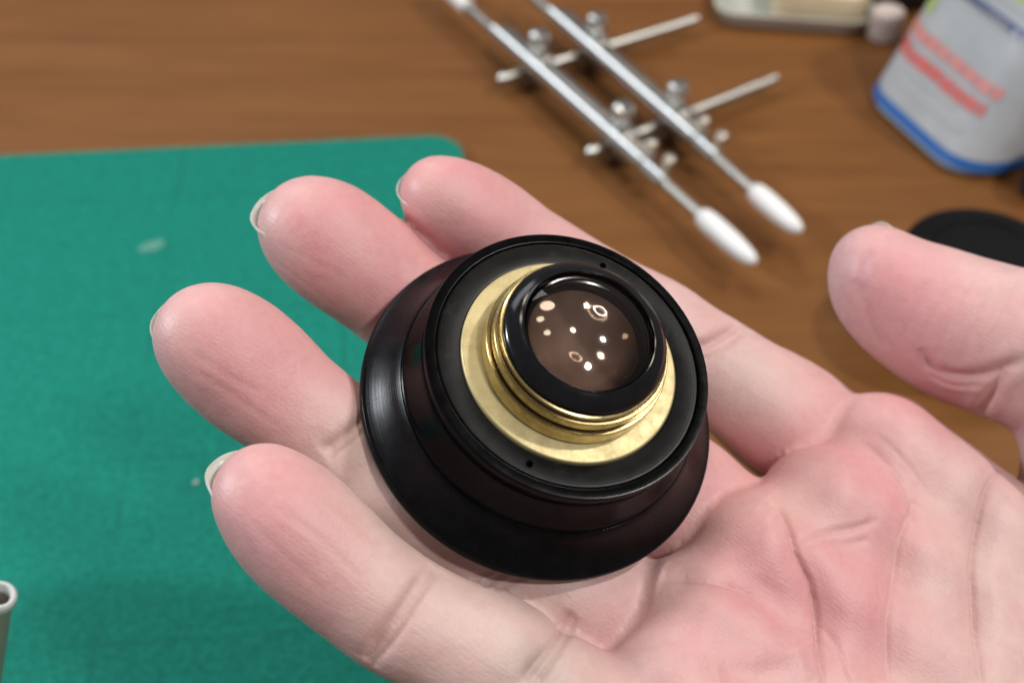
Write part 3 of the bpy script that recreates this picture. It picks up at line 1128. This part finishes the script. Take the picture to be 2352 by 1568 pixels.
bm, rows = shell('bottle', [0, .001, .004, .03, .06, HT], m_tub, 0, tub)
for i, s in ((0, .90), (1, .96)):
    for vv in rows[i]:
        vv.co.x *= s; vv.co.y *= s
bm.faces.new(rows[0][::-1]); bm.faces.new(rows[-1])
obj('bottle_body', from_bm('bottle_body', bm, True, 40), m_tub, tub)
obj('cap', lathe('cap', [(0, 0), (14, 0), (15, 1), (15, 16), (14, 17), (0, 17)], 48), m_whitetip, tub, (0, HT * LEAN, HT + .0002))


def label_patch(name, u0, u1, z0, z1, mt, lift, parent):
    """printed patch on the bottle: u runs round the outline (fraction), z up the wall"""
    bm = bmesh.new(); rows = []
    nu = max(2, int(abs(u1 - u0) * 60)); nz = 4
    for i in range(nz + 1):
        z = z0 + (z1 - z0) * i / nz
        ring = bottle_ring(z, lift)
        ring = ring + [ring[0]]
        seg = [math.dist(ring[k], ring[k + 1]) for k in range(len(ring) - 1)]
        tot = sum(seg)
        row = []
        for j in range(nu + 1):
            u = ((u0 + (u1 - u0) * j / nu) % 1.0) * tot
            k = 0
            while k < len(seg) - 1 and u > seg[k]:
                u -= seg[k]; k += 1
            t = u / seg[k] if seg[k] > 1e-9 else 0
            p = [ring[k][a] + (ring[k + 1][a] - ring[k][a]) * t for a in range(3)]
            row.append(bm.verts.new(p))
        rows.append(row)
    for i in range(nz):
        for j in range(nu):
            bm.faces.new((rows[i][j], rows[i][j + 1], rows[i + 1][j + 1], rows[i + 1][j]))
    return obj(name, from_bm(name, bm, True, 40), mt, parent)


lab = label_patch('label', .515, .99, .0045, .058, m_label, .0003, tub)
label_patch('label_edge', .50, .985, .0030, .0062, m_ink_blue, .0006, lab)
label_patch('label_edge', .50, .985, .0405, .0430, m_ink_navy, .0006, lab)
label_patch('label_edge', .515, .545, .0075, .0200, m_ink_blue, .0006, lab)
rr = random.Random(3)
for (u0, u1, z0, z1, mt) in ((.552, .790, .0180, .0222, m_ink_red), (.555, .800, .0240, .0280, m_ink_pink)):
    u = u0
    while u < u1:
        w_ = rr.uniform(.014, .034)
        label_patch('red_print', u, min(u + w_, u1), z0 + rr.uniform(0, .0004), z1 - rr.uniform(0, .0007), mt, .0006, lab)
        u += w_ + rr.uniform(.002, .005)
label_patch('green_mark', .565, .598, .0310, .0360, m_ink_green, .0006, lab)
label_patch('grey_line', .60, .745, .0160, .0178, m_ink_grey, .0006, lab)
label_patch('grey_line', .57, .775, .0115, .0132, m_ink_grey, .0006, lab)
label_patch('grey_line', .63, .80, .0400, .0420, m_ink_grey, .0006, lab)
label_patch('grey_line', .63, .80, .0460, .0480, m_ink_grey, .0006, lab)
label_patch('green_mark', .72, .84, .0460, .0540, m_ink_green, .0004, tub)

# ------------------------------------------------------------------ cream tray and clear lid at the top edge
m_cream = mat('cream_plastic', (.66, .52, .34), .5)
q = N(m_cream)
q.set('Base Color', q.ramp(q.noise(q.coords('Object'), 80, 4), [(.35, (.70, .56, .37)), (.65, (.78, .65, .45))]))
m_clear = mat('clear_plastic', (.62, .64, .58), .25)
q = N(m_clear)
q.set('Transmission Weight', .35); q.set('IOR', 1.2); q.set('Subsurface Weight', .3); q.b.inputs['Subsurface Scale'].default_value = .004


def tray(name, w, d, h, wall, r, mt, parent, loc, rz):
    """open tray with floor and walls"""
    bm = bmesh.new()
    lev = [(0, .0, -.002), (0, .0, 0), (0, h, .002), (wall, h, .002), (wall, wall, 0)]
    rows = []
    for ins, z, fl in lev:
        rows.append([bm.verts.new((x, y, z)) for x, y in rounded_rect(w - 2 * ins + 2 * fl, d - 2 * ins + 2 * fl, max(r - ins, .001), 6)])
    n = len(rows[0])
    for i in range(len(rows) - 1):
        for j in range(n):
            bm.faces.new((rows[i][j], rows[i][(j + 1) % n], rows[i + 1][(j + 1) % n], rows[i + 1][j]))
    bm.faces.new(rows[0][::-1]); bm.faces.new(rows[-1])
    return obj(name, from_bm(name, bm, True, 40), mt, parent, loc, (0, 0, rz))


tr = empty('plastic_box', (0, 0, 0))
tag(tr, 'pale clear plastic box with cream block at the top edge', 'plastic box')
pa, pb = T(1688, 62), T(1990, 84)
ra = math.atan2(pb.y - pa.y, pb.x - pa.x)
ux, uy = Vector((math.cos(ra), math.sin(ra), 0)), Vector((-math.sin(ra), math.cos(ra), 0))
tl = (pb - pa).length
tr.location = pa + ux * (tl * .5) + uy * .03
tr.rotation_euler = (0, 0, ra)
tray('box_shell', tl + .006, .060, .0055, .0012, .008, m_clear, tr, (-.003, 0, .0004), 0)
obj('cream_block', superprism('cream_block', rounded_rect(tl - .014, .054, .004, 5), 0, .0115, .0012, 2), m_cream, tr, (.0055, -.001, .0018))

# dark pouch and pale cap beside the bottle
m_darkcloth = mat('dark_rubber', (.012, .012, .014), .6)
q = N(m_darkcloth)
q.set('Normal', q.bump(q.noise(q.coords('Object'), 300, 4), .3, .0005))
pd = T(2062, 18)
blk = obj('black_box', superprism('black_box', rounded_rect(.030, .030, .006, 5), 0, .016, .003, 3), m_darkcloth, None, (pd.x + .004, pd.y + .012, .0003), (0, 0, .3))
tag(blk, 'small matt black box behind the bottle at the top edge', 'box')
m_pale = mat('pale_plastic', (.62, .52, .49), .45)
pcp = T(2024, 105)
cp = empty('screw_cap', (pcp.x + .002, pcp.y + .006, .0003), (0, 0, 0))
tag(cp, 'little pale pink screw cap beside the bottle', 'screw cap')
obj('cap_shell', lathe('cap_shell', [(0, .8), (4.6, .8), (4.6, 0), (5.4, 0), (5.6, .4), (5.4, 9.0), (5.0, 9.8), (4.4, 10), (0, 10.1)], 40), m_pale, cp)
rib = lathe('rib', [(0, .6), (.32, .6), (.32, 8.6), (0, 8.8)], 6)
for k in range(24):
    a = 2 * math.pi * k / 24
    obj('rib', rib, m_pale, cp, (.0055 * math.cos(a), .0055 * math.sin(a), 0))

# ------------------------------------------------------------------ black lens barrel standing behind the thumb
m_rubber = mat('black_rubber', (.004, .004, .005), .55, spec=.10)
q = N(m_rubber)
q.set('Normal', q.bump(q.noise(q.coords('Object'), 420, 3), .15, .0004))
bp = T(2200, 775)
bb = empty('lens_barrel', (bp.x, bp.y, .0003))
tag(bb, 'black capped lens barrel standing on the table behind the thumb', 'lens barrel')
BR, BH = 21.5, 28.0
obj('barrel_shell', lathe('barrel_shell', [(0, 0), (BR - 2, 0), (BR - .5, .6), (BR - .3, 5), (BR, 5.6), (BR, BH - 8), (BR - .8, BH - 7.4), (BR - .8, BH - 2.5), (BR - 1.4, BH - 1), (BR - 3, BH - .3)], 96), m_rubber, bb)
obj('front_cap', lathe('front_cap', [(BR - 2.95, BH - 1.6), (BR - 3.0, BH + .1), (BR - 4, BH + .5), (BR - 8, BH + .6), (BR - 8.5, BH), (0, BH)], 96), m_rubber, bb)

# black bottle stopper at the right edge
be = T(2372, 445)
st = obj('rubber_stopper', lathe('rubber_stopper', [(0, 0), (6.5, 0), (7.2, .7), (7.6, 12), (7.0, 13), (5.5, 13.4), (0, 13.5)], 40), m_darkcloth, None, (be.x + .003, be.y, .0003))
tag(st, 'black rubber stopper in front of the bottle at the right edge', 'stopper')

# ------------------------------------------------------------------ steel tube with pale rim at the left edge
m_tube = mat('tube_metal', (.42, .38, .31), .45, metal=.3)
m_rim = mat('rim_white', (.75, .78, .78), .3)
tt = T(-2, 1364, .062)
TILT = math.radians(20)
tdir = Vector((math.sin(TILT), 0, math.cos(TILT)))
TL = (.062 - .0042) / math.cos(TILT)
tbase = Vector((tt.x, tt.y, .062)) - tdir * TL
tb = empty('steel_tube', tbase, (0, TILT, 0))
tag(tb, 'leaning hollow steel tube with white rim at the left edge', 'tube')
TM = TL * 1000
obj('tube_wall', lathe('tube_wall', [(1.7, .2), (2.05, 0), (2.2, .4), (2.2, TM - 1.5), (1.8, TM - 1.5), (1.7, TM - 2)], 40, True), m_tube, tb)
obj('rim', lathe('rim', [(1.7, TM - 2.6), (1.7, TM - .6), (1.95, TM), (2.4, TM), (2.75, TM - .4), (2.75, TM - 1.6), (2.55, TM - 2), (2.21, TM - 2.4)], 40, True), m_rim, tb)

# crumb and scuff on the mat
m_crumb = mat('crumb', (.62, .66, .60), .7)
cr = T(450, 1110, .0034)
bm = bmesh.new(); bmesh.ops.create_icosphere(bm, subdivisions=2, radius=.0007)
for vv in bm.verts: vv.co *= random.uniform(.7, 1.2)
cb = obj('lint_crumb', from_bm('lint_crumb', bm), m_crumb, None, (cr.x, cr.y, cr.z + .0003))
tag(cb, 'tiny pale crumb of lint on the green mat near the little finger', 'crumb')
cr = T(348, 566, .0034)
bm = bmesh.new(); bmesh.ops.create_icosphere(bm, subdivisions=3, radius=.001)
for vv in bm.verts:
    j = random.uniform(.85, 1.15)
    vv.co = Vector((vv.co.x * 3.6 * j, vv.co.y * 2.0 * j, vv.co.z * .12))
m_scuff = mat('scuff', (.075, .25, .20), .8)
cb = obj('dried_smear', from_bm('dried_smear', bm), m_scuff, None, (cr.x, cr.y, cr.z + .0001), (0, 0, .5))
tag(cb, 'pale dried smear on the green mat, left of the fingertips', 'smear')
